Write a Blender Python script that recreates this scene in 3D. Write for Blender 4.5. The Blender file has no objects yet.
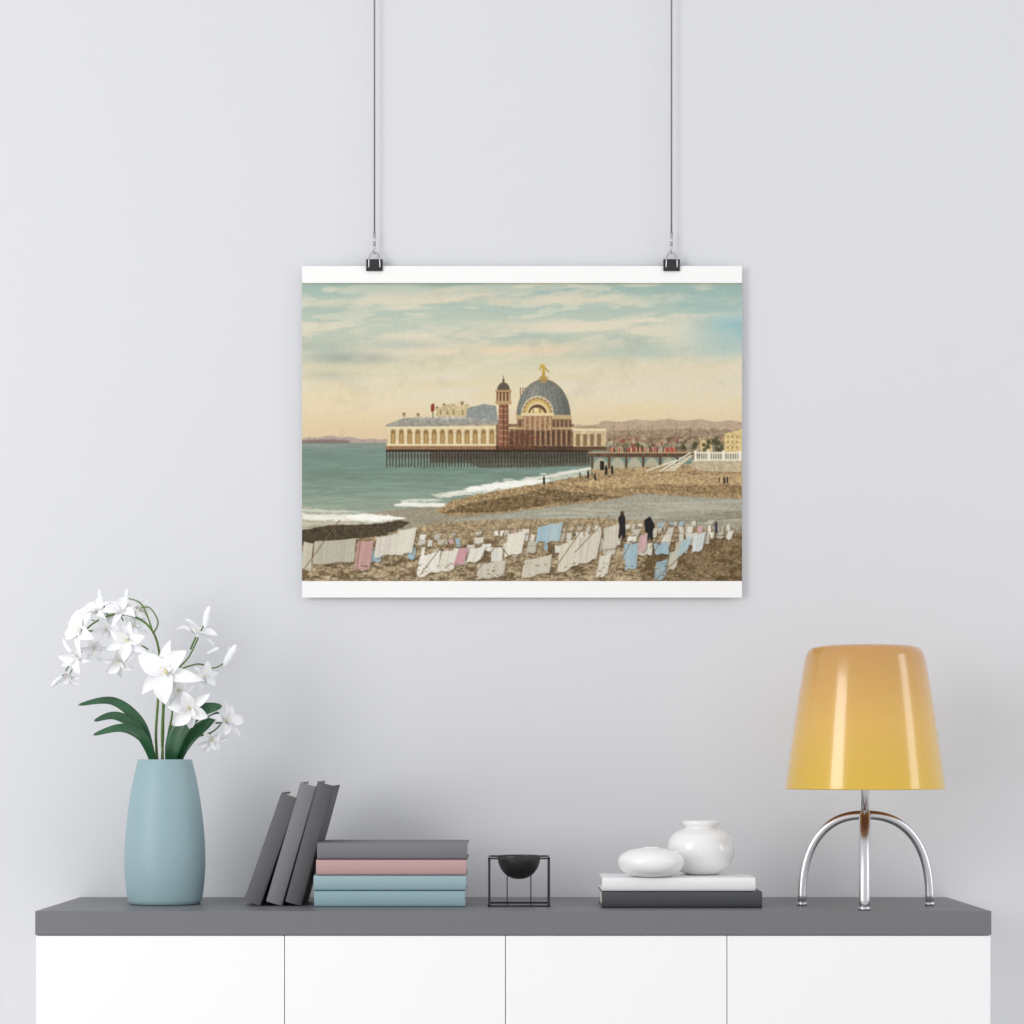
import bpy, bmesh, math, random
import numpy as np
from mathutils import Vector, Matrix

random.seed(4)
sc = bpy.context.scene
try:
    sc.view_settings.view_transform = 'Standard'
    sc.view_settings.look = 'None'
except Exception: pass

# ---------------------------------------------------------------- metrics
F = 2419.0          # focal length expressed in photo pixels
DW = 4.27           # camera -> wall distance
ZT = 0.75           # sideboard top height
ZC = ZT + 0.2384    # eye height
def P(px, py, d): return Vector(((px-512)*d/F, d-DW, ZC+(762-py)*d/F))
def X(px, d): return (px-512)*d/F

def lin(c):
    out = []
    for v in c:
        v = v/255.0
        out.append(v/12.92 if v <= 0.04045 else ((v+0.055)/1.055)**2.4)
    return tuple(out)

def mat(name, col, rough=0.5, metal=0.0, coat=0.0, bump=0.0, bscale=60, var=0.0, sss=0.0, coat_rough=0.05, spec=0.5):
    m = bpy.data.materials.new(name); m.use_nodes = True
    nt = m.node_tree; b = nt.nodes['Principled BSDF']
    l = lin(col)
    b.inputs['Roughness'].default_value = rough
    b.inputs['Metallic'].default_value = metal
    b.inputs['Coat Weight'].default_value = coat
    b.inputs['Coat Roughness'].default_value = coat_rough
    b.inputs['Specular IOR Level'].default_value = spec
    if sss:
        b.inputs['Subsurface Weight'].default_value = sss
        b.inputs['Subsurface Scale'].default_value = 0.01
    tc = nt.nodes.new('ShaderNodeTexCoord')
    n = nt.nodes.new('ShaderNodeTexNoise'); n.inputs['Scale'].default_value = bscale; n.inputs['Detail'].default_value = 4
    nt.links.new(tc.outputs['Object'], n.inputs['Vector'])
    r = nt.nodes.new('ShaderNodeValToRGB')
    r.color_ramp.elements[0].position = 0.3; r.color_ramp.elements[1].position = 0.7
    r.color_ramp.elements[0].color = (*[v*(1-var) for v in l], 1)
    r.color_ramp.elements[1].color = (*[min(1, v*(1+var)) for v in l], 1)
    nt.links.new(n.outputs['Fac'], r.inputs['Fac'])
    nt.links.new(r.outputs['Color'], b.inputs['Base Color'])
    if bump:
        bp = nt.nodes.new('ShaderNodeBump'); bp.inputs['Strength'].default_value = bump; bp.inputs['Distance'].default_value = 0.001
        nt.links.new(n.outputs['Fac'], bp.inputs['Height']); nt.links.new(bp.outputs['Normal'], b.inputs['Normal'])
    return m

def mesh_obj(name, verts, faces, mats, midx=None, smooth=True, parent=None):
    me = bpy.data.meshes.new(name); me.from_pydata([tuple(v) for v in verts], [], faces)
    for m in mats: me.materials.append(m)
    if midx is not None:
        for p, i in zip(me.polygons, midx): p.material_index = i
    for p in me.polygons: p.use_smooth = smooth
    bm = bmesh.new(); bm.from_mesh(me); bmesh.ops.recalc_face_normals(bm, faces=bm.faces); bm.to_mesh(me); bm.free()
    o = bpy.data.objects.new(name, me); sc.collection.objects.link(o)
    if parent: o.parent = parent
    return o

def empty(name, loc=(0,0,0)):
    e = bpy.data.objects.new(name, None); e.location = loc; e.empty_display_size = 0.05
    sc.collection.objects.link(e); return e

def box(name, x0,x1,y0,y1,z0,z1, m, bev=0.0, parent=None):
    bm = bmesh.new(); bmesh.ops.create_cube(bm, size=1)
    for v in bm.verts:
        v.co = Vector(((x0+x1)/2+v.co.x*(x1-x0), (y0+y1)/2+v.co.y*(y1-y0), (z0+z1)/2+v.co.z*(z1-z0)))
    if bev: bmesh.ops.bevel(bm, geom=bm.edges[:], offset=bev, segments=3, affect='EDGES', profile=0.5)
    me = bpy.data.meshes.new(name); bm.to_mesh(me); bm.free(); me.materials.append(m)
    o = bpy.data.objects.new(name, me); sc.collection.objects.link(o)
    if parent: o.parent = parent
    return o

def lathe(profile, n=64):
    verts=[];faces=[]
    for (r,z) in profile:
        for k in range(n):
            a=2*math.pi*k/n; verts.append(Vector((r*math.cos(a), r*math.sin(a), z)))
    for i in range(len(profile)-1):
        for k in range(n):
            k2=(k+1)%n
            faces.append((i*n+k, i*n+k2, (i+1)*n+k2, (i+1)*n+k))
    return verts, faces

def smooth_profile(pts, sub=6):
    return [tuple(p) for p in catmull([Vector((a,b,0)) for a,b in pts], sub, two=True)]

def catmull(pts, sub=8, two=False):
    out=[]; n=len(pts)
    for i in range(n-1):
        p0=pts[max(i-1,0)];p1=pts[i];p2=pts[i+1];p3=pts[min(i+2,n-1)]
        for s in range(sub):
            t=s/sub
            v=0.5*((2*p1)+(p2-p0)*t+(2*p0-5*p1+4*p2-p3)*t*t+(3*p1-p0-3*p2+p3)*t**3)
            out.append(v)
    out.append(pts[-1])
    if two: return [(max(v.x,0.00001), v.y) for v in out]
    return out

def tube(pts, r, n=12, r2=None, cap=True):
    verts=[];faces=[]
    N=len(pts); up=None
    for i,p in enumerate(pts):
        t=(pts[min(i+1,N-1)]-pts[max(i-1,0)]).normalized()
        if up is None:
            ref=Vector((0,1,0)) if abs(t.y)<0.9 else Vector((1,0,0))
            up=(ref-t*ref.dot(t)).normalized()
        else: up=(up-t*up.dot(t)).normalized()
        b=t.cross(up)
        rr=r if r2 is None else r+(r2-r)*i/(N-1)
        for k in range(n):
            a=2*math.pi*k/n; verts.append(p+up*(rr*math.cos(a))+b*(rr*math.sin(a)))
    for i in range(N-1):
        for k in range(n):
            k2=(k+1)%n; faces.append((i*n+k,i*n+k2,(i+1)*n+k2,(i+1)*n+k))
    if cap:
        faces.append(tuple(range(n))[::-1]); faces.append(tuple((N-1)*n+k for k in range(n)))
    return verts,faces

class Acc:
    def __init__(s): s.v=[];s.f=[];s.m=[]
    def add(s, vf, mi=0, M=None):
        o=len(s.v); v,f=vf
        s.v += [ (M@q if M else q) for q in v]
        s.f += [tuple(i+o for i in q) for q in f]; s.m += [mi]*len(f)

# ---------------------------------------------------------------- room
M_wall = mat('wall_paint', (222,223,227), 0.9, bump=0.04, bscale=250, var=0.003)
M_floor = mat('floor_pale', (222,219,216), 0.5, bump=0.1, bscale=8, var=0.04)
M_trim = mat('trim_white', (240,240,240), 0.5)
box('wall_back', -5,5, 0,0.12, 0,4.2, M_wall)
box('floor', -5,5, -7,0.12, -0.1,0, M_floor)
box('baseboard_back', -5,5, -0.015,0, 0,0.09, M_trim, 0.003)
box('trim_1', -5,5, -0.03,0, 2.55,2.59, M_trim, 0.004)   # picture-hanging rail

# ---------------------------------------------------------------- sideboard
M_gray = mat('sideboard_top_gray', (114,115,119), 0.45, bump=0.03, bscale=300, var=0.01)
M_white = mat('sideboard_white', (248,248,250), 0.4, spec=0.3)
sb = empty('sideboard', (0,0,0))
xl, xr = X(35,3.87), X(991.5,3.87); yf = 3.87-DW
zs = ZT - 24*3.87/F
box('top_slab', xl,xr, yf,-0.003, zs,ZT, M_gray, 0.0012, sb)
xbl,xbr = X(36,3.875),X(990.5,3.875)
box('carcass', xbl,xbr, yf+0.0215,-0.003, 0.10, zs-0.0002, M_white, 0.001, sb)
seams=[36,284.5,505.5,727,990.5]
g=0.0006
for i in range(4):
    a=X(seams[i],3.872)+(g if i else 0); b=X(seams[i+1],3.872)-(g if i<3 else 0)
    box('door_%d'%(i+1), a,b, yf+0.002,yf+0.021, 0.105, zs-0.0012, M_white, 0.0008, sb)
box('plinth', xbl+0.05,xbr-0.05, yf+0.06,-0.02, 0,0.0995, M_gray, 0.001, sb)

# ---------------------------------------------------------------- books
M_page = mat('book_pages', (236,232,224), 0.9, bump=0.3, bscale=400, var=0.05)
def book(name, L, D, t, m, loc, roty=0.0, rotz=0.0, board=0.0022):
    """spine faces -Y at y=0, length on X, thickness on Z (0..t)"""
    a=Acc()
    sp=[]
    N=8
    bul=min(0.0045,t*0.25)
    for i in range(N+1):
        th=math.pi*i/N
        sp.append((0.006-bul*math.sin(th)-0.0015, t/2-math.cos(th)*t/2))
    outer=[(D,0),(0.013,0),(0.0095,0.0009),(0.0065,0.0002)]+sp[1:-1]+[(0.0065,t-0.0002),(0.0095,t-0.0009),(0.013,t),(D,t)]
    inner=[(D,board),(0.013,board),(0.009,board+0.0009),(0.006,board+0.001)]
    ins=[(y+board, board+ (z/t)*(t-2*board)) for y,z in sp[1:-1]]
    inner=inner+ins+[(0.006,t-board-0.001),(0.009,t-board-0.0009),(0.013,t-board),(D,t-board)]
    n=len(outer)
    v=[];f=[]
    xs=[-L/2,L/2]
    for x in xs:
        for y,z in outer: v.append(Vector((x,y,z)))
        for y,z in inner: v.append(Vector((x,y,z)))
    S=2*n
    for i in range(n-1):
        f.append((i,i+1,S+i+1,S+i)); f.append((n+i,n+i+1,S+n+i+1,S+n+i))
        f.append((i,i+1,n+i+1,n+i)); f.append((S+i,S+i+1,S+n+i+1,S+n+i))
    f.append((0,n,S+n,S)); f.append((n-1,2*n-1,S+2*n-1,S+n-1))
    a.add((v,f),0)
    x0=L/2-0.003; y0=0.007; y1=D-0.003; z0=board; z1=t-board
    pv=[Vector((sx*x0,y,z)) for sx in(-1,1) for y in (y0,y1) for z in (z0,z1)]
    pf=[(0,1,3,2),(4,6,7,5),(0,4,5,1),(2,3,7,6),(0,2,6,4),(1,5,7,3)]
    a.add((pv,pf),1)
    o=mesh_obj(name,a.v,a.f,[m,M_page],a.m,smooth=False)
    o.location=loc; o.rotation_euler=(0,roty,rotz)
    bv=o.modifiers.new('soft','BEVEL'); bv.width=0.0004; bv.segments=2; bv.limit_method='ANGLE'
    return o

B_g = mat('book_cloth_gray',(120,121,126),0.7,bump=0.25,bscale=900,var=0.04)
B_p = mat('book_cloth_pink',(194,158,158),0.7,bump=0.25,bscale=900,var=0.04)
B_b = mat('book_cloth_blue',(155,183,190),0.7,bump=0.25,bscale=900,var=0.04)
B_b2 = mat('book_cloth_blue_b',(148,177,184),0.7,bump=0.25,bscale=900,var=0.04)
B_d = mat('book_cloth_charcoal',(92,92,96),0.6,bump=0.25,bscale=900,var=0.04)
B_d2 = mat('book_cloth_charcoal_b',(120,120,125),0.6,bump=0.25,bscale=900,var=0.04)
B_d3 = mat('book_cloth_charcoal_c',(86,86,90),0.6,bump=0.25,bscale=900,var=0.04)
B_k = mat('book_black',(72,73,77),0.5,bump=0.1,bscale=900,var=0.04)
B_w = mat('book_white',(244,244,245),0.5,bump=0.1,bscale=900,var=0.01)

ds=3.977; s=ds/F
z=ZT
for (x0,x1,t,m) in [(314,465,16.4,B_b2),(313.5,466,15.4,B_b),(316,466,15.9,B_p),(317,467.5,16.6,B_g)]:
    tt=t*s
    book('hardcover_book',(x1-x0)*s,0.16,tt-0.0002,m,(X((x0+x1)/2,ds),ds-DW,z)); z+=tt
def lean(pbr, ang, Lpx, tpx, d, m, D=0.15):
    s=d/F; L=Lpx*s; t=tpx*s
    a=math.radians(ang)
    u=Vector((math.sin(a),0,math.cos(a)))
    w=Vector((-math.cos(a),0,math.sin(a)))
    Xa=u; Za=w; Ya=Vector((0,1,0))
    base=Vector((X(pbr,d), d-DW, ZT+0.0003))
    o=book('hardcover_book',L,D,t,m,(0,0,0))
    Mx=Matrix(((Xa.x,Ya.x,Za.x,0),(Xa.y,Ya.y,Za.y,0),(Xa.z,Ya.z,Za.z,0),(0,0,0,1)))
    o.matrix_world = Matrix.Translation(base+u*(L/2)) @ Mx
    return o
lean(260.3,19.2,114,17.8,4.0,B_d)
lean(282.0,16.2,124,17.2,4.0,B_d2)
lean(301.0,15.2,124.5,17.0,4.0,B_d3)
dr=3.95; s=dr/F
book('hardcover_book',160.5*s,0.15,16.5*s,B_k,(X(682,dr),dr-DW,ZT))
book('hardcover_book',153.5*s,0.145,13.8*s,B_w,(X(679,dr),dr-DW+0.003,ZT+16.5*s))
ZB=ZT+30.3*s+0.0003

# ---------------------------------------------------------------- white jars
M_cer = mat('ceramic_gloss_white',(246,246,246),0.2,coat=0.8,var=0.0)
M_cerm = mat('ceramic_satin_white',(247,247,247),0.35,coat=0.3,var=0.0)
d=4.055; s=d/F
pr=[(0.01,0.6),(10,0.4),(14,0),(20,2.2),(27,8),(32,17),(33.7,26),(32,35),(27,41.5),(20,45.2),(16.6,46.8),(16.2,48.5),(18.4,50.2),(19.2,52),(18.6,53.5),(17,53.4),(14.8,50.5),(14,46),(20,42),(29,33),(30,25),(26,12),(10,4),(0.01,4)]
v,f=lathe([(r*s,h*s) for r,h in smooth_profile(pr,4)])
o=mesh_obj('round_ceramic_jar',v,f,[M_cer]); o.location=(X(701.3,d),d-DW,ZB)
d=3.98; s=d/F
pr=[(0.01,0.4),(9,0.2),(13,0),(22,1.8),(30,7),(33,14),(31.5,20),(24,25.6),(14,28.2),(8.5,28.8),(7.5,29.6),(6.5,29.3),(6,27),(12,24),(26,19),(29,14),(22,5),(0.01,3)]
v,f=lathe([(r*s,h*s) for r,h in smooth_profile(pr,4)])
o=mesh_obj('pebble_bud_vase',v,f,[M_cerm]); o.location=(X(651,d),d-DW,ZB)

# ---------------------------------------------------------------- wire cube candle holder
M_blk = mat('black_metal',(30,30,32),0.4,metal=0.0,coat=0.2,var=0.05)
ch = empty('cube_candle_holder',(0,0,0))
d0=3.975; s=d0/F
cx=X(519,d0+0.05); w=31*s; r=0.9*s
yc=d0-DW+w
A=Acc()
zb=ZT+r; zt=ZT+49.5*s-r
cs=[(cx-w+r,yc-w+r),(cx+w-r,yc-w+r),(cx+w-r,yc+w-r),(cx-w+r,yc+w-r)]
def sqbar(p,q,rr):
    p=Vector(p);q=Vector(q); lo=Vector((min(p.x,q.x)-rr,min(p.y,q.y)-rr,min(p.z,q.z)-rr)); hi=Vector((max(p.x,q.x)+rr,max(p.y,q.y)+rr,max(p.z,q.z)+rr))
    pv=[Vector((x,y,z)) for x in (lo.x,hi.x) for y in (lo.y,hi.y) for z in (lo.z,hi.z)]
    A.add((pv,[(0,1,3,2),(4,6,7,5),(0,4,5,1),(2,3,7,6),(0,2,6,4),(1,5,7,3)]))
for i in range(4):
    a=cs[i]; b=cs[(i+1)%4]
    for zz in (zb,zt): sqbar((*a,zz),(*b,zz),r)
    sqbar((*a,zb),(*a,zt),r)
for sx in (-1,1):
    x=cx+sx*12*s
    sqbar((x,yc-w+r,zb),(x,yc+w-r,zb),r*0.6)
    for sy in (-1,1): sqbar((x,yc+sy*9*s,zb),(x,yc+sy*9*s,ZT+30*s),r*0.6)
mesh_obj('frame',A.v,A.f,[M_blk],smooth=False,parent=ch)
pr=[(0.01,0),(6,0.6),(13,4),(18.5,10.5),(21.3,18),(21.8,23.5),(21.2,24),(20.3,23.4),(19.6,18),(16,10),(9,4),(0.01,2.5)]
v,f=lathe([(r_*s,h*s) for r_,h in smooth_profile(pr,4)],48)
o=mesh_obj('bowl',v,f,[M_blk],parent=ch); o.location=(cx,yc,ZT+26.5*s)

# ---------------------------------------------------------------- table lamp
def lamp():
    root=empty('table_lamp',(0,0,0))
    d=3.985; s=d/F; cx=X(865,d); cy=d-DW
    m=bpy.data.materials.new('amber_glass'); m.use_nodes=True; nt=m.node_tree; b=nt.nodes['Principled BSDF']
    tc=nt.nodes.new('ShaderNodeTexCoord'); sp=nt.nodes.new('ShaderNodeSeparateXYZ'); mr=nt.nodes.new('ShaderNodeMapRange')
    rp=nt.nodes.new('ShaderNodeValToRGB')
    nt.links.new(tc.outputs['Object'],sp.inputs[0]); nt.links.new(sp.outputs['Z'],mr.inputs['Value'])
    mr.inputs['From Min'].default_value=0; mr.inputs['From Max'].default_value=143*s
    nt.links.new(mr.outputs['Result'],rp.inputs['Fac'])
    e=rp.color_ramp.elements
    e[0].position=0.0; e[0].color=(*lin((222,180,48)),1)
    e[1].position=1.0; e[1].color=(*lin((200,146,78)),1)
    k=rp.color_ramp.elements.new(0.45); k.color=(*lin((226,176,80)),1)
    nt.links.new(rp.outputs['Color'],b.inputs['Base Color'])
    b.inputs['Roughness'].default_value=0.25; b.inputs['Coat Weight'].default_value=0.9; b.inputs['Coat Roughness'].default_value=0.09
    b.inputs['Subsurface Weight'].default_value=0.15; b.inputs['Subsurface Scale'].default_value=0.02
    pr=[(80,0),(78.6,8),(74.2,38),(68.8,75),(63.6,108),(59.8,129),(57.6,136),(53.5,140.4),(46,142.4),(28,143),(0.01,143)]
    pts=smooth_profile(pr,5)
    inn=[(max(r-1.8,0.01),h-(0 if h<135 else 1.8)) for r,h in pts][::-1]
    prof=[(r*s,h*s) for r,h in inn+[(79.3,-0.6)]+pts]
    v,f=lathe(prof,96)
    o=mesh_obj('shade',v,f,[m],parent=root)
    zs_=ZC+(762-788.5)*s
    o.location=(cx,cy,zs_)
    chrome=mat('brushed_chrome',(212,212,215),0.3,metal=1.0,var=0.02,bscale=30)
    A=Acc()
    ztop=ZC+(762-815)*s
    A.add(tube([Vector((cx,cy,ztop-0.008)),Vector((cx,cy,zs_+0.1))],3.9*s,20))
    for fx,fy,tr in ((-0.0154,-0.099,5.6),(0.1115,0.028,4.5),(-0.1005,0.028,4.5)):
        hh=ztop-ZT
        pts=[]
        for i in range(33):
            t=i/32*math.pi/2
            k_=(math.sin(t)**0.86); zz=ZT+0.004+ (hh-0.004)*(math.cos(t)**0.80 if math.cos(t)>1e-6 else 0)
            pts.append(Vector((cx+fx*k_, cy+fy*k_, zz)))
        A.add(tube(pts,tr*s,20))
        foot=pts[-1]
        A.add(tube([Vector((foot.x,foot.y,ZT)),Vector((foot.x,foot.y,ZT+0.006))],(tr+.3)*s,20),1)
    A.add(tube([Vector((cx,cy,ztop-0.012)),Vector((cx,cy,ztop+0.006))],5.6*s,20))
    mesh_obj('tripod_base',A.v,A.f,[chrome,chrome],A.m,parent=root)
    bm_=mat('bulb_white',(250,248,240),0.3)
    v,f=lathe([(x*s,y*s) for x,y in smooth_profile([(6,0),(8,6),(17,22),(20,36),(15,50),(0.01,56)],5)],32)
    o=mesh_obj('bulb',v,f,[bm_],parent=root); o.location=(cx,cy,zs_+0.1)
lamp()

# ---------------------------------------------------------------- vase
M_vase=mat('vase_blue_glaze',(150,177,184),0.5,coat=0.1,bump=0.05,bscale=120,var=0.02,coat_rough=0.35)
dv=4.06; s=dv/F
pr=[(0.01,0.5),(24,0.3),(32,0),(35.5,2),(37.2,7),(39.2,22),(40.2,42),(39.4,66),(36.4,95),(32,122),(27.6,141),(26.6,144.2),(25.6,144.6),(24.8,143.6),(26,136),(31,110),(36,70),(36,30),(30,6),(0.01,5)]
v,f=lathe([(r*s,h*s) for r,h in smooth_profile(pr,4)],72)
o=mesh_obj('vase',v,f,[M_vase]); o.location=(X(165,dv),dv-DW,ZT)

# ---------------------------------------------------------------- orchids
M_pet=mat('petal_white',(252,252,254),0.6,sss=0.15,var=0.01,bscale=80)
M_yel=mat('orchid_throat',(226,214,150),0.6,var=0.1)
M_stem=mat('stem_green',(92,122,52),0.5,var=0.15,bscale=90)
M_leaf=mat('leaf_green',(44,92,58),0.38,coat=0.2,var=0.25,bscale=40,bump=0.1)
bq=empty('orchid_bouquet',(0,0,0))

def petal(L,W,a0,a1,cup=0.25,n=12,m=4,tw=0.0,ruf=0.0,side=0.0):
    v=[];f=[]; r=0.002;h=0
    ph=random.uniform(0,6)
    for i in range(n+1):
        t=i/n
        ang=math.radians(a0+(a1-a0)*t)
        if i: r+=L/n*math.cos(ang); h+=L/n*math.sin(ang)
        w=W*(math.sin(math.pi*min(1,t**0.85*0.97+0.03))**0.72)*0.5*(1-.25*t*t)
        if i==n: w=W*0.02
        off=side*L*t*t
        for j in range(-m,m+1):
            u=j/m
            zz=cup*w*(u*u)+ruf*W*math.sin(t*9+u*2+ph)*abs(u)
            v.append(Vector((r - zz*math.sin(ang), w*u+off, h+zz*math.cos(ang)+tw*w*u)))
    c=2*m+1
    for i in range(n):
        for j in range(c-1): f.append((i*c+j,i*c+j+1,(i+1)*c+j+1,(i+1)*c+j))
    return v,f
def sphere(c,r,sx=1,sy=1,sz=1,n=10):
    prof=[(max(r*math.sin(math.pi*i/n),1e-5),-r*math.cos(math.pi*i/n)) for i in range(n+1)]
    v,f=lathe(prof,12)
    return [Vector((q.x*sx,q.y*sy,q.z*sz))+Vector(c) for q in v],f

FL=Acc()
def flower(px,py,rpx,face,dd=0.0,roll=0.0,openn=1.0):
    s=dv/F; R=rpx*s
    fw=Vector(face).normalized()
    q=fw.to_track_quat('Z','Y').to_matrix().to_4x4()
    M=Matrix.Translation(P(px,py,dv+dd))@q@Matrix.Rotation(math.radians(roll),4,'Z')
    U=random.uniform
    for k in range(3):
        a=2*math.pi*k/3+U(-.2,.2)
        FL.add(petal(R*1.12*U(.85,1.1),R*0.46,55-25*openn,5-50*openn*U(.2,1.1),0.4,ruf=0.03,tw=U(-.3,.3),side=U(-.18,.18)),0,M@Matrix.Rotation(a,4,'Z'))
        a+=math.pi/3
        FL.add(petal(R*1.0*U(.88,1.08),R*0.66,64-25*openn,12-40*openn*U(.2,1.1),0.45,ruf=0.05,tw=U(-.25,.25),side=U(-.13,.13)),0,M@Matrix.Translation((0,0,0.001))@Matrix.Rotation(a,4,'Z'))
    FL.add(petal(R*0.48,R*0.32,75,20,0.9),0,M@Matrix.Rotation(-math.pi/2,4,'Z')@Matrix.Translation((0,0,0.001)))
    FL.add(sphere((0,0,R*0.08),R*0.06,1,1,1.5),1,M)
    for k in range(3):
        a=2*math.pi*k/3+.5
        e=Vector((math.cos(a)*R*.13,math.sin(a)*R*.13,R*.30))
        FL.add(tube([Vector((0,0,0)),e*0.6,e],R*0.018,6),0,M)
        FL.add(sphere(e,R*0.026),1,M)
    FL.add(tube([Vector((0,0,0.002)),Vector((0,0,-R*0.35)),Vector((R*.1,0,-R*0.7))],R*0.045,6),2,M)
def bud(px,py,rpx,dirn,dd=0.0):
    s=dv/F; q=Vector(dirn).normalized().to_track_quat('Z','Y').to_matrix().to_4x4()
    M=Matrix.Translation(P(px,py,dv+dd))@q
    FL.add(sphere((0,0,0),rpx*s,0.42,0.42,1.3),0,M)
    for k in range(3):
        FL.add(petal(rpx*s*1.7,rpx*s*0.6,85,60,0.5),0,M@Matrix.Translation((0,0,-rpx*s*.8))@Matrix.Rotation(k*2.1,4,'Z'))

flower(167,672,32,(-.3,-1,.1),-0.06,100)
flower(178,690,17,(.2,-1,-.4),-0.05,10,.8)
flower(189,708,22,(.3,-1,-.35),-0.05,40)
flower(204,677,15,(.8,-1,.3),-0.01,10,.8)
flower(196,637,21,(.5,-.35,.95),0.0,30,.5)
flower(225,721,20,(.9,-.7,.3),-0.01,60,.7)
flower(211,739,14,(.3,-.8,-.7),0.0,20,.7)
flower(128,640,20,(-.1,-1,-.25),-0.03,75,.9)
flower(121,612,18,(.1,-.8,.7),0.0,15,.8)
flower(139,610,15,(.7,-.6,.4),0.02,50,.6)
flower(96,612,17,(-.4,-.7,.6),0.01,80,.8)
flower(81,630,21,(-.6,-1,.1),-0.02,30,.9)
flower(106,630,15,(.1,-1,.2),0.01,65,.7)
flower(77,656,18,(-.4,-.8,-.5),0.0,100,.8)
flower(119,660,17,(.2,-.8,-.7),0.0,45,.7)
flower(70,674,14,(-.3,-.5,-.9),0.02,12,.5)
flower(94,648,14,(.3,-1,-.5),0.02,130,.6)
flower(112,615,12,(-.1,-1,.3),0.03,20,.7)
flower(134,626,13,(.4,-1,.1),0.02,85,.7)
flower(88,618,12,(-.6,-.8,.4),0.03,50,.6)
bud(230,656,10,(.5,-.1,.9)); bud(207,617,9,(.25,-.2,1)); bud(57,681,6,(-.6,-.3,-.6)); bud(127,595,5,(0,0,1)); bud(101,597,6,(-.2,0,1)); bud(213,651,6,(.6,-.3,.3)); bud(150,652,7,(-.3,-.4,-.8))
flo=mesh_obj('flowers',FL.v,FL.f,[M_pet,M_yel,M_stem],FL.m,parent=bq)

ST=Acc()
def stem(pts,r=1.6,r2=0.8):
    s=dv/F
    pp=catmull([P(a,b,dv+c) for a,b,c in pts],8)
    ST.add(tube(pp,r*s*.88,8,r2*s*.85),0)
stem([(160,790,0),(156,740,0),(158,700,0),(160,660,0.01),(153,632,0.01),(135,617,0.01),(108,616,0.01),(84,632,0.01),(72,660,0.02),(60,680,0.02)],1.7)
stem([(165,790,0),(162,740,-0.01),(163,700,-0.01),(160,670,0.0),(146,648,0.0),(128,645,0)],1.6)
stem([(160,790,0.01),(163,740,0.01),(165,700,0.01),(178,670,.01),(190,655,0.01),(205,622,0)],1.5)
stem([(170,790,0),(168,740,-0.01),(172,715,-0.03),(172,690,-0.045),(169,676,-0.055)],1.5)
stem([(168,790,0),(174,745,0),(186,730,-0.02),(190,712,-0.035)],1.3)
stem([(170,790,0.01),(178,750,0),(195,738,0),(212,732,0.0),(221,724,0)],1.3)
stem([(178,670,.01),(198,664,0),(214,668,0),(229,660,0)],1.0,.7)
stem([(153,632,0.01),(142,605,0.01),(127,598,0.0)],1.0,.6)
stem([(153,634,.01),(158,622,.02),(150,608,.02),(140,608,.02)],1.0,.6)
stem([(108,616,.01),(104,606,.01),(101,600,0)],.9,.6)
stem([(160,672,.0),(156,662,0),(151,655,0)],.9,.6)
mesh_obj('stems',ST.v,ST.f,[M_stem],parent=bq)

LF=Acc()
def leaf(pts,W,tilt=0.3,fold=0.25):
    s=dv/F; pp=catmull([P(a,b,dv+c) for a,b,c in pts],7); N=len(pp); v=[];f=[]
    for i,p in enumerate(pp):
        t=i/(N-1); tg=(pp[min(i+1,N-1)]-pp[max(i-1,0)]).normalized()
        nrm=Vector((0,-1,tilt)); wd=tg.cross(nrm).normalized(); nn=wd.cross(tg).normalized()
        w=W*s*(0.12+0.88*math.sin(math.pi*min(1,(t**1.1)))**0.8)*0.5*(1 if t<0.98 else .3)
        for j in range(-2,3):
            u=j/2; v.append(p+wd*(w*u)+nn*(fold*w*abs(u)))
    for i in range(N-1):
        for j in range(4): f.append((i*5+j,i*5+j+1,(i+1)*5+j+1,(i+1)*5+j))
    LF.add((v,f))
leaf([(154,775,0),(150,748,-.01),(138,720,-.02),(112,701,-.03),(78,705,-.04)],10)
leaf([(156,775,0),(148,748,-.01),(134,726,-.03),(114,716,-.05),(94,721,-.06)],11,0.5)
leaf([(156,775,0),(151,752,-.01),(140,735,-.03),(120,728,-.05),(93,735,-.06)],10,0.2)
leaf([(170,775,0),(172,752,-.02),(180,730,-.03),(198,712,-.04),(222,706,-.04)],19)
leaf([(176,775,0),(180,755,-.01),(190,738,-.015),(206,724,-.01),(219,712,.0)],14,0.5)
lo=mesh_obj('leaves',LF.v,LF.f,[M_leaf],parent=bq)
so=lo.modifiers.new('t','SOLIDIFY'); so.thickness=0.0006

# ---------------------------------------------------------------- poster artwork (vertex colours on the print)
S=4; PX0,PY0,PX1,PY1=302.0,283.0,742.0,581.0
W_=int((PX1-PX0)*S); H_=int((PY1-PY0)*S)
C=np.zeros((H_,W_,3)); yy,xx=np.mgrid[0:H_,0:W_]; GX=PX0+(xx+.5)/S; GY=PY0+(yy+.5)/S
rng=np.random.RandomState(7)
def vn(x,y,seed):
    r=np.random.RandomState(seed); x=x-x.min(); y=y-y.min()
    g=r.rand(int(y.max())+3,int(x.max())+3)
    xi=x.astype(int);yi=y.astype(int);u=x-xi;v=y-yi;u=u*u*(3-2*u);v=v*v*(3-2*v)
    return (g[yi,xi]*(1-u)+g[yi,xi+1]*u)*(1-v)+(g[yi+1,xi]*(1-u)+g[yi+1,xi+1]*u)*v
def fbm(fx,fy,seed,o=4,xx_=None,yy_=None):
    a_=GX if xx_ is None else xx_; b_=GY if yy_ is None else yy_
    t=0;a=.5;s=0
    for k in range(o): t=t+a*vn(a_*fx*2**k,b_*fy*2**k,seed+k); s+=a; a*=.55
    return t/s
def grad(stops,val):
    xs=[q[0] for q in stops]
    return np.stack([np.interp(val,xs,[q[1][c] for q in stops]) for c in range(3)],-1)
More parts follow.
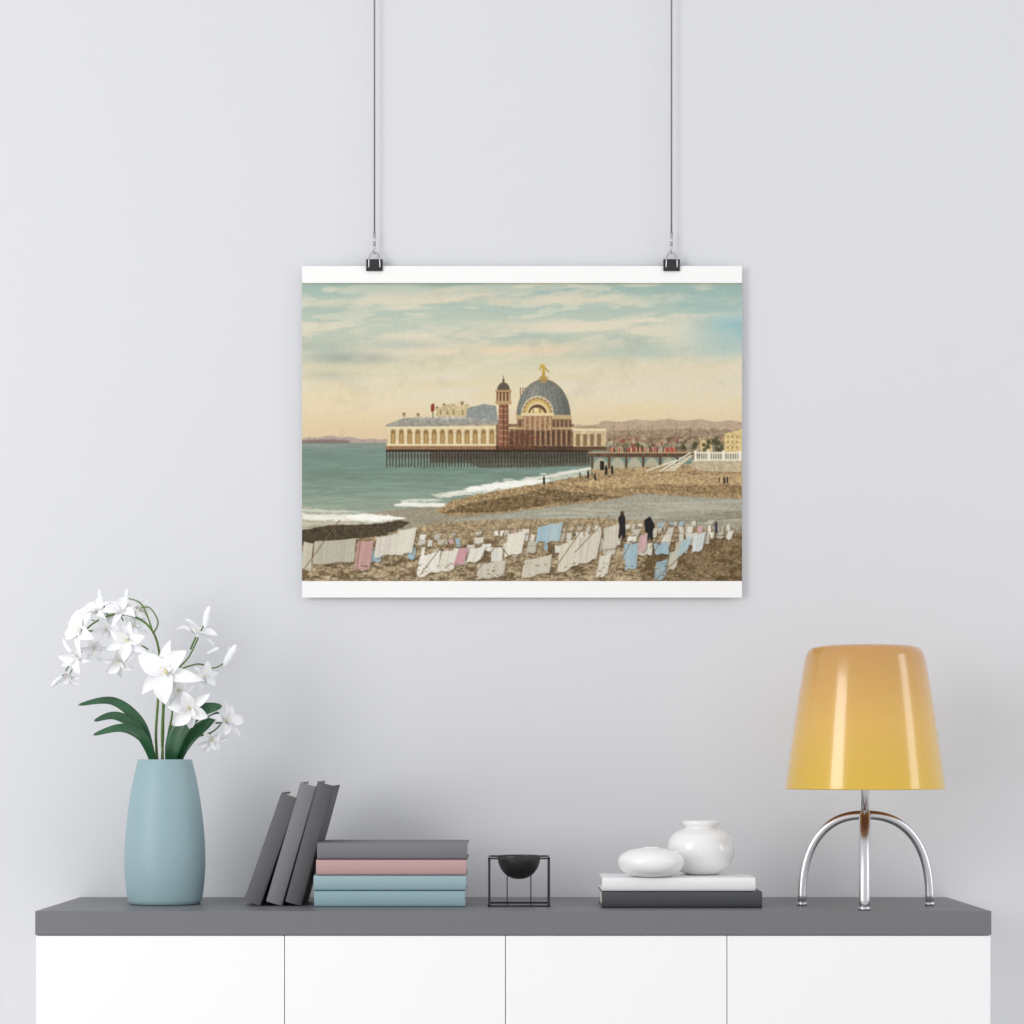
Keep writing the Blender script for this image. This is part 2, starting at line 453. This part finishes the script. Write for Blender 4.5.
def blend(col,a,sl=None):
    a=np.clip(a,0,1)[...,None]
    if sl is None: C[:]=C*(1-a)+np.asarray(col,float)*a
    else: C[sl]=C[sl]*(1-a)+np.asarray(col,float)*a
def bb(x0,y0,x1,y1):
    a=max(0,int((y0-PY0)*S)-1);b=min(H_,int((y1-PY0)*S)+2);c=max(0,int((x0-PX0)*S)-1);d=min(W_,int((x1-PX0)*S)+2)
    return (slice(a,max(a,b)),slice(c,max(c,d)))
def pmask(pts,sl):
    x=GX[sl];y=GY[sl];ins=np.zeros(x.shape,bool);n=len(pts)
    for i in range(n):
        x1,y1=pts[i];x2,y2=pts[(i+1)%n]
        if y1==y2: continue
        ins^=((y1>y)!=(y2>y))&(x<(x2-x1)*(y-y1)/(y2-y1)+x1)
    return ins
TEX1=fbm(.5,.5,91,3); TEX3=fbm(.9,.9,191,2); TEXF=rng.rand(H_,W_)
def poly(pts,col,a=1.0,nz=0.0):
    xs=[p[0] for p in pts];ys=[p[1] for p in pts];sl=bb(min(xs),min(ys),max(xs),max(ys))
    if C[sl].size==0: return
    m=pmask(pts,sl).astype(float)*a
    col=np.asarray(col,float)
    if nz: col=col*(1+nz*(TEX1[sl]-.5+TEX3[sl]-.5)*1.3)[...,None]
    blend(col,m,sl)
def rect(x0,y0,x1,y1,col,a=1.0,nz=0.0): poly([(x0,y0),(x1,y0),(x1,y1),(x0,y1)],col,a,nz)
def ell(cx,cy,rx,ry,col,a=1.0,half=None):
    sl=bb(cx-rx,cy-ry,cx+rx,cy+ry)
    if C[sl].size==0: return
    m=(((GX[sl]-cx)/rx)**2+((GY[sl]-cy)/ry)**2<1)
    if half=='top': m&=GY[sl]<cy
    blend(col,m*a,sl)
def line(x0,y0,x1,y1,w,col,a=1.0):
    sl=bb(min(x0,x1)-w,min(y0,y1)-w,max(x0,x1)+w,max(y0,y1)+w)
    if C[sl].size==0: return
    dx=x1-x0;dy=y1-y0;t=np.clip(((GX[sl]-x0)*dx+(GY[sl]-y0)*dy)/(dx*dx+dy*dy+1e-9),0,1)
    d=np.hypot(GX[sl]-x0-t*dx,GY[sl]-y0-t*dy)
    blend(col,np.clip((w/2-d)*S+.5,0,1)*a,sl)
def sm(a,b,v): t=np.clip((v-a)/(b-a),0,1); return t*t*(3-2*t)
def gb(cx,cy,rx,ry): return np.exp(-((GX-cx)/rx)**2-((GY-cy)/ry)**2)

# sky : pale teal above, warm peach near the horizon, long wind-drawn streaks
C[:]=grad([(283,(158,182,170)),(298,(172,192,180)),(322,(186,198,182)),(345,(202,204,180)),(372,(222,212,180)),(405,(230,212,174)),(440,(222,198,160))],GY)
yw=GY+7*(fbm(.012,.03,3,3)-.5)+.05*(GX-520)
n1=fbm(.010,.07,11,5,None,yw); n2=fbm(.007,.05,33,5,None,yw); n3=fbm(.035,.16,77,4,None,yw)
blend((146,178,174),sm(.50,.66,n2)*(1-sm(310,380,GY))*.5)
blend((226,216,192),sm(.44,.62,n1)*.85*(1-sm(385,425,GY))*(.45+.55*sm(285,305,GY)))
blend((236,224,200),sm(.52,.68,n3)*.45*(1-sm(360,400,GY)))
blend((206,202,180),sm(.5,.7,n3*.5+n2*.5)*.4*(1-sm(350,410,GY)))
for (cx,cy,rx,ry,c,a) in [(735,328,42,20,(138,186,194),.75),(690,300,60,6,(150,186,182),.5),(640,352,60,7,(160,188,184),.55),(720,348,30,8,(150,186,188),.5),
    (350,358,42,6,(146,158,148),.7),(400,345,50,5,(160,176,166),.5),(322,348,36,12,(158,178,168),.5),(520,350,90,6,(238,212,178),.6),(330,308,40,8,(172,188,170),.4),
    (460,300,120,4,(224,212,184),.5),(600,300,80,5,(226,214,188),.6),(560,326,90,6,(228,216,190),.5),(400,325,60,8,(190,200,182),.5),(680,372,60,10,(226,212,182),.5),(330,375,30,6,(176,180,160),.45)]:
    blend(c,gb(cx,cy,rx,ry)*a*(.55+.9*n3))
blend((126,128,98),gb(520,283,900,1.6)*.6)
blend((150,138,110),sm(.6,.75,fbm(.05,.05,401,4))*.08)

def ridge(x0,x1,f,base,col,nz=.1,a=1):
    pts=[(x,f(x)) for x in np.linspace(x0,x1,90)]
    poly(pts+[(x1,base),(x0,base)],col,a,nz)
ridge(302,392,lambda x:437.5+1.2*math.sin(x*.09)+.6*math.sin(x*.3)+max(0,(x-360)*.06),446,(176,160,150),.1)
ridge(302,350,lambda x:440.5-1.0*math.sin((x-302)/48*3.1),446,(134,118,110),.1)
ridge(570,742,lambda x:424-3.2*math.sin((x-570)/172*3)-.8*math.sin(x*.2)+ (2 if x<600 else 0)-(x-570)*.01,460,(188,164,138),.12)
ridge(590,742,lambda x:432-3*math.sin((x-590)/60)+.8*math.sin(x*.5),462,(158,136,112),.25)
for i in range(420):
    x=rng.uniform(594,742);y=rng.uniform(424,446); w=rng.uniform(.8,2.6)
    c=[(200,178,144),(140,120,96),(122,112,90),(186,160,132),(216,198,166)][rng.randint(5)]
    rect(x,y,x+w,y+rng.uniform(.5,1.4),c,.28+.45*(y-424)/22)
# sea
seam=(GY>443)
sea=grad([(443,(140,152,138)),(452,(122,144,132)),(475,(120,142,128)),(495,(136,156,140)),(510,(154,164,146)),(525,(168,168,148))],GY)
sw=fbm(.04,.6,14,5,None,GY+.02*GX)
sea=sea*(1+.24*(sw-.5))[...,None]
C[seam]=sea[seam]
line(302,443.6,590,443.6,.8,(114,126,116),.7)
for i in range(160):
    x=rng.uniform(302,520);y=445+63*rng.rand()**.8;l=rng.uniform(3,14)
    if x>440 and y>485: continue
    line(x,y,x+l,y-.2,.5,(100,122,112) if rng.rand()<.6 else (162,174,158),.4)
poly([(302,523),(350,515),(400,509),(450,503),(545,488),(742,462),(742,581),(302,581)],(156,148,126),1,.15)
poly([(302,505),(330,512),(365,515),(400,519),(380,530),(302,530)],(176,172,152),.9,.15)
def blob(pts,col,nz=.3,a=1,j=1.0):
    out=[]
    for i in range(len(pts)):
        x1,y1=pts[i];x2,y2=pts[(i+1)%len(pts)]
        n=max(2,int(math.hypot(x2-x1,y2-y1)/3))
        for k in range(n):
            t=k/n; out.append((x1+(x2-x1)*t+rng.uniform(-j,j)*1.3,y1+(y2-y1)*t+rng.uniform(-j,j)*.6))
    poly(out,col,a,nz)
def foam(x0,y0,x1,y1,w,n,c=(240,238,226)):
    for i in range(n):
        t=rng.rand(); q=rng.randn()*.45
        x=x0+(x1-x0)*t; y=y0+(y1-y0)*t+q*w*math.sin(math.pi*min(1,t+.1))**.5
        ell(x,y,rng.uniform(1,6),rng.uniform(.3,1.1),c,rng.uniform(.25,.8))
blob([(430,494),(470,489),(510,482),(540,477),(596,466),(590,475),(545,486),(500,491),(440,498)],(200,204,184),.2,.85)
foam(440,496,592,468,3.5,260,(228,226,212)); foam(468,490,548,480,4.5,320,(246,244,234))
foam(398,504,452,505,2.4,150); foam(410,500,440,500,1.5,50,(210,214,196))
blob([(302,513),(340,515),(378,514),(402,519),(372,522),(330,521),(302,520)],(214,212,192),.15,.8)
foam(302,517,402,518,3.4,330,(236,234,220)); foam(350,517,402,518,3.5,260,(248,246,236)); foam(302,510,360,512,1.2,70,(200,208,188)); foam(302,524,390,524,2.5,80,(206,198,174))
# sand spit
blob([(436,512),(452,500),(500,490),(545,483),(590,474),(640,469),(700,468),(742,470),(742,498),(700,497),(640,493),(610,500),(560,505),(500,513),(450,516)],(164,138,100),.4)
blob([(440,513),(470,503),(520,495),(545,488),(575,492),(620,497),(560,503),(500,512)],(118,98,68),.5)
blob([(560,484),(640,474),(742,474),(742,484),(660,487),(600,488)],(186,158,116),.3)
blob([(600,490),(660,484),(742,486),(742,494),(700,494),(650,490)],(140,116,80),.4,.7)
for i in range(1500):
    x=rng.uniform(445,742); y=rng.uniform(472,512)
    lo_=512-(x-440)*.08 if x<610 else 496
    hi_=505-(x-440)*.2 if x<600 else 472
    if hi_<y<lo_: ell(x,y,rng.uniform(.4,2.2),rng.uniform(.25,.6),(98,78,54) if rng.rand()<.55 else (204,182,144),.42)
# stream
blob([(452,520),(520,512),(580,504),(615,499),(640,494),(700,498),(742,499),(742,532),(640,530),(560,520),(500,524)],(166,162,144),.12)
blend((192,188,170),pmask([(520,516),(600,504),(742,500),(742,520),(600,524)],(slice(None),slice(None)))*sm(.45,.65,fbm(.03,.4,511,4))*.6)
poly([(650,519),(742,510),(742,518),(680,524)],(122,114,94),.4,.3)
# foreground gravel
blob([(302,545),(360,538),(440,522),(520,519),(600,518),(660,522),(742,534),(742,581),(302,581)],(164,144,112),.4)
g1=fbm(.10,.22,222,5); fg=sm(520,545,GY)
blend((96,78,54),sm(.48,.62,g1)*fg*.75); blend((212,196,160),sm(.55,.68,fbm(.12,.3,345,5))*fg*.6)
blob([(302,530),(330,525),(372,524),(402,520),(410,523),(384,536),(340,540),(302,545)],(80,70,54),.4)
for i in range(3600):
    x=rng.uniform(302,742); y=rng.uniform(528,581); r=rng.uniform(.3,1.3)
    if y<545-(x-302)*.12: continue
    c=[(74,60,44),(204,188,154),(120,98,70),(174,154,120)][rng.randint(4)]
    ell(x,y,r*1.4,r*.6,c,.55)
poly([(650,545),(700,538),(742,536),(742,581),(640,581)],(92,72,44),.5,.5)
# pier piles
rect(386,449,590,452,(66,50,38))
for x in np.arange(387,592,3.1):
    b=467-max(0,(x-540))*.1
    line(x,450,x+rng.uniform(-.3,.3),b+rng.uniform(-1,.5),1.0,(60,46,38),.9)
    if x<585: line(x,452,x+3.1,460,.5,(70,54,44),.6); line(x+3.1,452,x,460,.5,(70,54,44),.6)
rect(430,451,590,463,(62,48,38),.5,.5)
poly([(470,463),(590,462),(590,466),(480,468)],(84,74,60),.6,.4)
# pavilion
poly([(387,424),(402,419),(486,416),(500,421),(500,449),(387,449)],(216,196,152),1,.12)
poly([(386,425),(404,418),(480,415),(500,420),(500,425),(386,427)],(158,154,142),1,.2)
poly([(404,419),(470,414),(478,416),(470,419)],(184,182,170),1,.2)
rect(387,427,500,428.2,(238,222,182)); rect(387,444.5,500,446,(232,212,168)); rect(386,446,500,449.5,(150,116,84),1,.2)
for i in range(13):
    x=391+i*8.2
    if x>494: break
    rect(x,432,x+4.6,443.5,(150,118,78)); ell(x+2.3,432,2.3,2.6,(150,118,78),1,'top')
    rect(x+1,434,x+3.6,443,(204,172,104),.7); line(x-1.8,428,x-1.8,445,.7,(240,226,188),.8)
for x,h in [(404,3),(418,2.5),(437,9),(444,12),(452,9),(462,14),(468,10),(474,6)]:
    rect(x-1,417-h,x+1.4,417,(178,156,118)); ell(x+.2,417-h,1.6,1.6,(150,124,88))
poly([(436,409),(446,405),(456,403),(458,407),(468,404),(476,410),(476,417),(436,417)],(204,184,140),1,.2)
for x in (440,447,453,462,470): rect(x,410,x+1.6,415,(120,100,76),.7)
poly([(468,408),(484,404),(496,406),(498,420),(466,418)],(144,150,144),1,.15)
line(433,404,433,418,.7,(80,60,50)); poly([(431,405),(434.5,403.5),(434.5,411),(431,412)],(140,60,48))
# body under dome
rect(496,424,574,448,(136,104,78),1,.3)
rect(496,446,590,450,(84,64,50),1,.3)
for x in np.arange(500,572,5.2):
    rect(x,431,x+2.6,445,(84,62,48),.85); line(x-1,428,x-1,446,.8,(204,172,126),.75)
rect(498,427,574,429,(214,188,142)); rect(500,437,540,438.2,(150,70,54),.7)
poly([(497,449),(497,436),(528,428),(534,430),(534,449)],(112,74,56),.65,.4)
# tower
poly([(498,446),(499,404),(508,404),(509,446)],(146,98,74),1,.25)
for y in np.arange(408,446,5.5): rect(498.4,y,508.8,y+.9,(200,164,122),.75)
line(503.6,406,503.6,446,1.3,(92,60,48),.75); rect(506.5,404,508.8,446,(80,52,40),.4)
rect(495.5,401,511.5,404.5,(190,156,112)); rect(496.5,392,510.5,401,(112,76,58))
for x in (498,501.5,505,508.5): rect(x,393,x+1.4,401,(200,168,124))
rect(495.5,389.8,511.5,392.2,(180,148,106)); ell(503.5,390,6.3,7.5,(100,88,74),1,'top'); rect(502.4,379,504.6,384,(120,96,70)); line(503.5,376,503.5,383,.6,(80,62,46))
for x in (520.5,522.8,525): line(x,388,x,402,.8,(100,80,62))
# dome
ell(543.5,417,27,37.5,(132,135,128),1,'top')
sl=bb(516,379,571,417)
m=((((GX[sl]-543.5)/27)**2+((GY[sl]-417)/37.5)**2<1)&(GY[sl]<417))
blend((84,88,84),m*sm(550,572,GX[sl])*.7,sl); blend((102,106,100),m*(1-sm(514,524,GX[sl]))*.5,sl); blend((174,176,162),m*np.exp(-((GX[sl]-534)/6)**2)*.45,sl)
blend((90,88,76),m*sm(.5,.62,TEX1[sl])*.3,sl)
for k in np.linspace(-1,1,11):
    pv=None
    for t in np.linspace(0,1,14):
        x=543.5+27*k*math.cos(t*math.pi/2); y=417-37.5*math.sin(t*math.pi/2)
        if pv: line(pv[0],pv[1],x,y,.6,(94,88,76) if abs(k)<.95 else (160,138,94),.6)
        pv=(x,y)
for y in (388,396,405):
    hw=27*math.sqrt(1-((417-y)/37.5)**2); line(543.5-hw,y,543.5+hw,y,.5,(150,138,104),.5)
rect(516,415,571.5,419,(196,170,124)); rect(517,419,571,428,(152,122,92),1,.2)
for x in np.arange(519,571,4.2): rect(x,420,x+2,427,(88,68,54),.8)
# gilded front gable
ell(537.5,414,16.2,18,(216,200,164),1,'top'); ell(537.5,414,14.4,16,(176,144,100),1,'top'); ell(537.5,414,13,14.4,(206,176,104),1,'top')
for a_ in np.linspace(.15,math.pi-.15,11): ell(537.5+14.6*math.cos(a_),414-16.2*math.sin(a_),.9,.9,(120,92,62),.7)
ell(537.5,414,11,12,(226,204,150),1,'top'); ell(537.5,414.3,9.4,9.8,(104,78,58),1,'top')
ell(537,414.3,7.4,6.6,(228,196,128),.9,'top'); ell(535,410,3,2,(244,226,180),.8); rect(533,409,534,414,(120,88,60),.8); rect(539.5,408.5,540.5,414,(120,88,60),.8)
rect(521,413,554,416,(228,206,160)); rect(523,416,552,430,(164,126,94),1,.3)
for x in (525,530,535,540,545,550): line(x,417,x,430,1.0,(220,194,148),.85)
# lantern + gilded statue
rect(540.5,378,546.5,383,(168,142,88)); ell(543.5,379,5,3,(186,154,84),1,'top'); rect(542,372,545,379,(180,146,70))
line(543.5,366,543.5,374,2.2,(196,158,62)); ell(543.5,366,1.4,1.5,(206,170,74)); line(541.5,365,540,370,1.4,(196,158,62)); line(545,368,548.5,372,1.4,(184,148,62)); line(541,365,543,369,1.0,(206,170,74))
# right annex
poly([(573,431),(606,429),(606,449),(573,450)],(206,184,142),1,.15); rect(572,428.5,606,431,(230,212,174)); poly([(576,428.5),(590,425.5),(604,428)],(168,146,114))
for x in (576,583,590,597): rect(x,434,x+4,446,(130,98,70),.85)
rect(573,446.5,606,450.5,(98,74,56))
# right town
poly([(606,438),(624,434),(640,438),(660,436),(690,440),(700,438),(742,436),(742,458),(606,458)],(150,124,96),.6,.5)
for i in range(150):
    x=rng.uniform(606,722); y=rng.uniform(436,449); w=rng.uniform(1.5,5); h=rng.uniform(1.2,4)
    c=[(206,182,142),(190,160,126),(124,104,80),(150,84,66),(214,198,162),(98,90,64)][rng.randint(6)]
    rect(x,y,x+w,y+h,c,.6); rect(x+w*.3,y+h*.3,x+w*.6,y+h*.8,(96,78,60),.4)
poly([(724,434),(742,429),(742,452),(724,452)],(220,194,136),1,.15); rect(700,440,712,452,(214,188,138),.9,.2)
for y in (436,441,446):
    for x in (727,731.5,736): rect(x,y,x+1.5,y+2.2,(140,106,70),.8)
for x,y in [(717,441),(711,443),(719,447),(706,447),(694,446),(682,447),(640,447)]:
    for q in range(7): ell(x+rng.uniform(-3,3),y+rng.uniform(-3,3),2.0,2.0,(78,76,50),.6)
for x in (614,628,652,676,690): line(x,426,x,446,.5,(104,84,66),.7)
# promenade / bridge
rect(588,453,700,457,(98,76,58),1,.3); rect(588,452,700,453.2,(196,170,130),.9); rect(588,449.5,694,450,(150,124,94),.7)
for x in np.arange(589,694,2): line(x,449.5,x,452,.4,(130,104,80),.7)
for i in range(80):
    x=rng.uniform(610,676); c=[(170,58,48),(186,74,60),(60,46,42),(216,190,152)][rng.randint(4)]
    rect(x,446.5+rng.uniform(0,2),x+1.2,452.3,c,.8)
for i in range(6):
    x=592+i*17
    if i<5: ell(x+8.5,470,7.6,12,(188,178,150),.85,'top')
    rect(x-1,457,x+1.2,469,(96,72,54))
poly([(588,470),(690,464),(700,470),(600,476)],(176,150,110),1,.3)
rect(600,461,604,470,(48,40,34))
poly([(692,460),(742,460),(742,472),(700,471),(690,466)],(192,176,144),1,.2)
rect(694,452,742,453.4,(236,228,208)); rect(694,459,742,460.8,(232,222,198))
for x in np.arange(695,742,2.4): rect(x,453.4,x+1.1,459,(228,218,194))
for x in (694,707,722,738): rect(x,450.5,x+2.4,461,(240,232,212))
poly([(690,455),(694,455),(674,471),(664,471)],(222,210,182),1,.1)
for t in np.linspace(0,1,8): line(690-24*t,456+15*t,694-18*t,456+15*t,.6,(150,126,96),.7)
line(646,471,676,460,1.3,(230,220,196)); line(690,453,660,471,1.2,(240,232,212))
def person(x,y,h,col=(38,34,34)):
    poly([(x-h*.16,y+.4),(x+h*.5,y+h*.1),(x+h*.5,y+h*.16),(x-h*.1,y+1.2)],(60,48,34),.5)
    ell(x,y-h+h*.08,h*.07,h*.085,(80,62,52)); poly([(x-h*.05,y-h*.88),(x+h*.06,y-h*.87),(x+h*.12,y-h*.76),(x+h*.12,y-h*.45),(x+h*.13,y-h*.05),(x+h*.02,y),(x-h*.02,y-h*.2),(x-h*.08,y),(x-h*.14,y-h*.05),(x-h*.10,y-h*.45),(x-h*.14,y-h*.75)],col)
for x,y,h in [(544,485,9),(588,478,8),(595,480,7),(606,475,10),(612,474,9),(580,477,5),(724,484,8),(727,483,7),(719,482,5)]: person(x,y,h)
# laundry
cl=[(214,208,192),(200,194,178),(230,226,214),(190,184,166),(220,216,202)]
def cloth(x0,y0,x1,y1,h,col,sag=0.6,sk=None):
    dx=(x1-x0); sk=rng.uniform(-2.5,1.5) if sk is None else sk
    n=8; T=np.linspace(0,1,n)
    tp=[(x0+dx*t,y0+(y1-y0)*t+sag*math.sin(math.pi*t)) for t in T]
    ph=rng.uniform(0,6); hh=h*rng.uniform(.9,1.1)
    bt=[(x0+dx*t+sk+.5*math.sin(t*8+ph),y0+(y1-y0)*t+hh+.8*math.sin(t*9+ph)+rng.uniform(-.4,.4)) for t in T][::-1]
    poly([(a+1.5,b+1.8) for a,b in tp+bt],(80,66,48),.3)
    poly(tp+bt,col,1,.03)
    k=max(2,int(dx/3))
    for i in range(k):
        t=(i+rng.uniform(.2,.8))/k; xa_=x0+dx*t
        dk=rng.rand()<.65
        line(xa_,y0+(y1-y0)*t+1,xa_+sk*.9,y0+(y1-y0)*t+hh*.92,rng.uniform(.5,1.6),tuple(v*(.86 if dk else 1.06) for v in col),.4)
rows=[(420,534,742,518,5,.6),(400,541,742,523,7,.8),(380,549,742,530,9,1.0),(302,552,742,540,12,1.2)]
for (xa,ya,xb,yb,h,k) in rows:
    line(xa,ya,xb,yb,.4,(130,112,86),.7)
    x=xa
    while x<xb-8:
        w=rng.uniform(3,12)*k; t=(x-xa)/(xb-xa); t2=(x+w-xa)/(xb-xa)
        if rng.rand()<.62:
            c=cl[rng.randint(5)]
            q=rng.rand()
            if q<.08: c=(158,182,190)
            elif q<.12: c=(204,164,164)
            cloth(x,ya+(yb-ya)*t,x+w,ya+(yb-ya)*t2,h*rng.uniform(.6,1.4),c)
        x+=w+rng.uniform(.5,8)*k
big=[(304,541,313,543,30,(200,192,170)),(315,541,356,538,24,(186,180,160)),(358,541,374,540,27,(196,154,148)),(377,537,398,533,22,(214,206,190)),(399,530,417,527,26,(218,212,194)),
(478,563,506,560,16,(204,196,176)),(508,534,526,530,22,(226,220,202)),(524,560,552,554,20,(206,198,178)),(538,527,549,524,16,(162,188,196)),(549,524,563,522,17,(174,194,198)),
(560,545,580,536,28,(216,208,188)),(582,536,602,530,30,(210,202,184)),(604,528,622,522,24,(206,198,180)),(626,545,638,542,24,(162,186,194)),(640,535,648,533,16,(200,166,164)),(656,562,668,558,20,(152,174,180)),(670,552,680,548,20,(196,190,170)),(682,540,692,535,16,(172,192,194)),(694,535,706,531,17,(206,212,208)),(600,556,612,552,24,(214,208,190)),
(420,556,441,550,20,(232,227,214)),(442,551,459,549,20,(222,216,200)),(459,548,469,547,18,(204,152,158)),(470,549,486,545,15,(224,218,204))]
for b in big: cloth(*b,sk=rng.uniform(-6,-1))
for x0,y0,x1,y1 in [(302,572,340,520),(356,576,362,530),(375,580,420,565),(420,575,448,538),(470,580,500,540),(500,545,520,570),(520,580,532,520),(552,572,590,518),(575,552,610,515),(598,515,604,540),(640,575,668,528),(655,580,692,545),(668,520,650,548),(700,560,708,524),(610,580,632,540)]:
    line(x0,y0,x1,y1,.9,(120,98,70),.8)
for i in range(1200):
    x=rng.uniform(302,742); y=rng.uniform(562,581); r=rng.uniform(.3,1.2)
    c=[(74,60,44),(206,190,156),(120,98,70)][rng.randint(3)]
    if g1[min(H_-1,int((y-PY0)*S)),min(W_-1,int((x-PX0)*S))]>.5: ell(x,y,r*1.4,r*.6,c,.6)
person(622,539,28,(46,42,42)); person(650,541,22,(42,40,42)); poly([(644,520),(650,516),(655,526),(651,534),(645,532)],(40,38,40)); person(716,534,13,(66,66,74)); person(722,534,9,(190,180,160))
# slight photographic softness, grain and ageing
K=C.copy()
for ax in (0,1):
    K=(np.roll(K,1,ax)+np.roll(K,-1,ax)+np.roll(K,2,ax)+np.roll(K,-2,ax)+2*K)/6
K[:2]=C[:2];K[-2:]=C[-2:];K[:,:2]=C[:,:2];K[:,-2:]=C[:,-2:]
C[:]=K
C*= (1+.05*(TEXF-.5)+.04*(TEX3-.5)+.03*(TEX1-.5))[...,None]
G_=C.mean(-1,keepdims=True); C[:]=G_+(C-G_)*.95
C=np.clip(C,0,255)
D2=C.reshape(H_//2,2,W_//2,2,3).mean((1,3))/255.0
D2=np.where(D2<=.04045,D2/12.92,((D2+.055)/1.055)**2.4)
h2,w2=D2.shape[:2]
dp=DW-0.014; sp_=dp/F
def build_print(parent):
    x0=(PX0-512)*sp_;x1=(PX1-512)*sp_; zt=ZC+(762-PY0)*sp_; zb=ZC+(762-PY1)*sp_
    gx=np.linspace(x0,x1,w2); gz=np.linspace(zt,zb,h2)
    co=np.zeros((h2,w2,3),np.float32); co[...,0]=gx[None,:]; co[...,1]=-0.0144; co[...,2]=gz[:,None]
    idx=np.arange(h2*w2).reshape(h2,w2)
    q=np.stack([idx[:-1,:-1],idx[1:,:-1],idx[1:,1:],idx[:-1,1:]],-1).reshape(-1,4)
    me=bpy.data.meshes.new('print'); n=len(q)
    me.vertices.add(h2*w2); me.vertices.foreach_set('co',co.ravel())
    me.loops.add(n*4); me.loops.foreach_set('vertex_index',q.ravel().astype(np.int32))
    me.polygons.add(n); me.polygons.foreach_set('loop_start',(np.arange(n)*4).astype(np.int32))
    me.update(calc_edges=True)
    ca=me.color_attributes.new('print_col','FLOAT_COLOR','POINT')
    rgba=np.ones((h2*w2,4),np.float32); rgba[:,:3]=D2.reshape(-1,3)
    ca.data.foreach_set('color',rgba.ravel())
    m=bpy.data.materials.new('print_ink'); m.use_nodes=True; nt=m.node_tree; b=nt.nodes['Principled BSDF']
    a=nt.nodes.new('ShaderNodeAttribute'); a.attribute_name='print_col'
    nt.links.new(a.outputs['Color'],b.inputs['Base Color']); b.inputs['Roughness'].default_value=.8; b.inputs['Specular IOR Level'].default_value=.1
    me.materials.append(m)
    o=bpy.data.objects.new('print',me); sc.collection.objects.link(o); o.parent=parent
po=empty('hanging_poster',(0,0,0))
M_paper=mat('poster_paper',(250,250,249),0.8,spec=.2)
xa,xb=(302-512)*sp_,(742-512)*sp_
box('sheet',xa,xb,-0.014,-0.0115,ZC+(762-597.5)*sp_,ZC+(762-266)*sp_,M_paper,0,po)
build_print(po)

# clips + cables
M_wire=mat('steel_wire',(140,140,144),0.4,metal=0.7)
M_steel=mat('clip_steel',(190,190,194),0.25,metal=1.0)
for px in (374.5,671.5):
    e=empty('poster_hanger',(0,0,0))
    x=(px-512)*sp_; zt_=ZC+(762-266)*sp_
    s=sp_
    w=8.2*s; prof=[(-0.0165,-4.5*s),(-0.0195,6.2*s),(-0.0065,6.2*s),(-0.009,-4.5*s)]
    vv=[];
    for sx in(-1,1):
        for (y,z_) in prof: vv.append(Vector((x+sx*w,y,zt_+z_)))
    A=Acc(); A.add((vv,[(0,1,5,4),(1,2,6,5),(2,3,7,6),(0,4,7,3),(0,3,2,1),(4,5,6,7)]))
    A.add(tube([Vector((x-w,-0.0166,zt_-4.5*s)),Vector((x+w,-0.0166,zt_-4.5*s))],0.9*s,8))
    mesh_obj('clip',A.v,A.f,[M_blk],smooth=False,parent=e)
    A=Acc()
    hp=[Vector((x-5.5*s,-0.018,zt_-2*s)),Vector((x-5.2*s,-0.020,zt_+6*s)),Vector((x-3.2*s,-0.016,zt_+12*s)),Vector((x,-0.014,zt_+14*s)),Vector((x+3.2*s,-0.016,zt_+12*s)),Vector((x+5.2*s,-0.020,zt_+6*s)),Vector((x+5.5*s,-0.018,zt_-2*s))]
    A.add(tube(catmull(hp,6),0.75*s,8))
    mesh_obj('clip_handle',A.v,A.f,[M_steel],parent=e)
    A=Acc()
    hk=[Vector((x,-0.014,zt_+22*s)),Vector((x,-0.014,zt_+17*s)),Vector((x-1.6*s,-0.014,zt_+14.5*s)),Vector((x,-0.014,zt_+12.4*s)),Vector((x+1.8*s,-0.014,zt_+14.2*s))]
    A.add(tube(catmull(hk,6),0.7*s,8))
    A.add(tube([Vector((x,-0.014,zt_+20*s)),Vector((x,-0.014,zt_+34*s))],1.4*s,10))
    mesh_obj('hook',A.v,A.f,[M_steel],parent=e)
    A=Acc()
    A.add(tube([Vector((x,-0.014,zt_+30*s)),Vector((x,-0.014,2.56)),Vector((x,-0.031,2.575))],0.85*s,10))
    mesh_obj('cable',A.v,A.f,[M_wire],parent=e)

# ---------------------------------------------------------------- light
w=bpy.data.worlds.new('World'); sc.world=w; w.use_nodes=True
bg=w.node_tree.nodes['Background']; bg.inputs[0].default_value=(0.98,0.988,1.0,1); bg.inputs[1].default_value=0.83
def area(name,loc,target,sx,sy,P_,col=(1,1,1)):
    l=bpy.data.lights.new(name,'AREA'); l.shape='RECTANGLE'; l.size=sx; l.size_y=sy; l.energy=P_; l.color=col
    o=bpy.data.objects.new(name,l); sc.collection.objects.link(o); o.location=loc
    o.rotation_euler=(Vector(target)-Vector(loc)).to_track_quat('-Z','Y').to_euler()
area('window_light_left',(-3.0,-3.3,1.65),(0.3,0,0.9),1.5,2.2,58,(1,.993,.98))
area('window_light_right',(3.6,-1.5,1.6),(0.4,-0.1,0.9),0.8,2.0,16,(.98,.99,1))

cam=bpy.data.cameras.new('camera'); co_=bpy.data.objects.new('camera',cam); sc.collection.objects.link(co_)
co_.location=(0,-DW,ZC); co_.rotation_euler=(math.radians(90),0,0)
cam.sensor_width=36; cam.lens=F/1024*36; cam.shift_y=(762-512)/1024; cam.clip_start=.05
sc.camera=co_
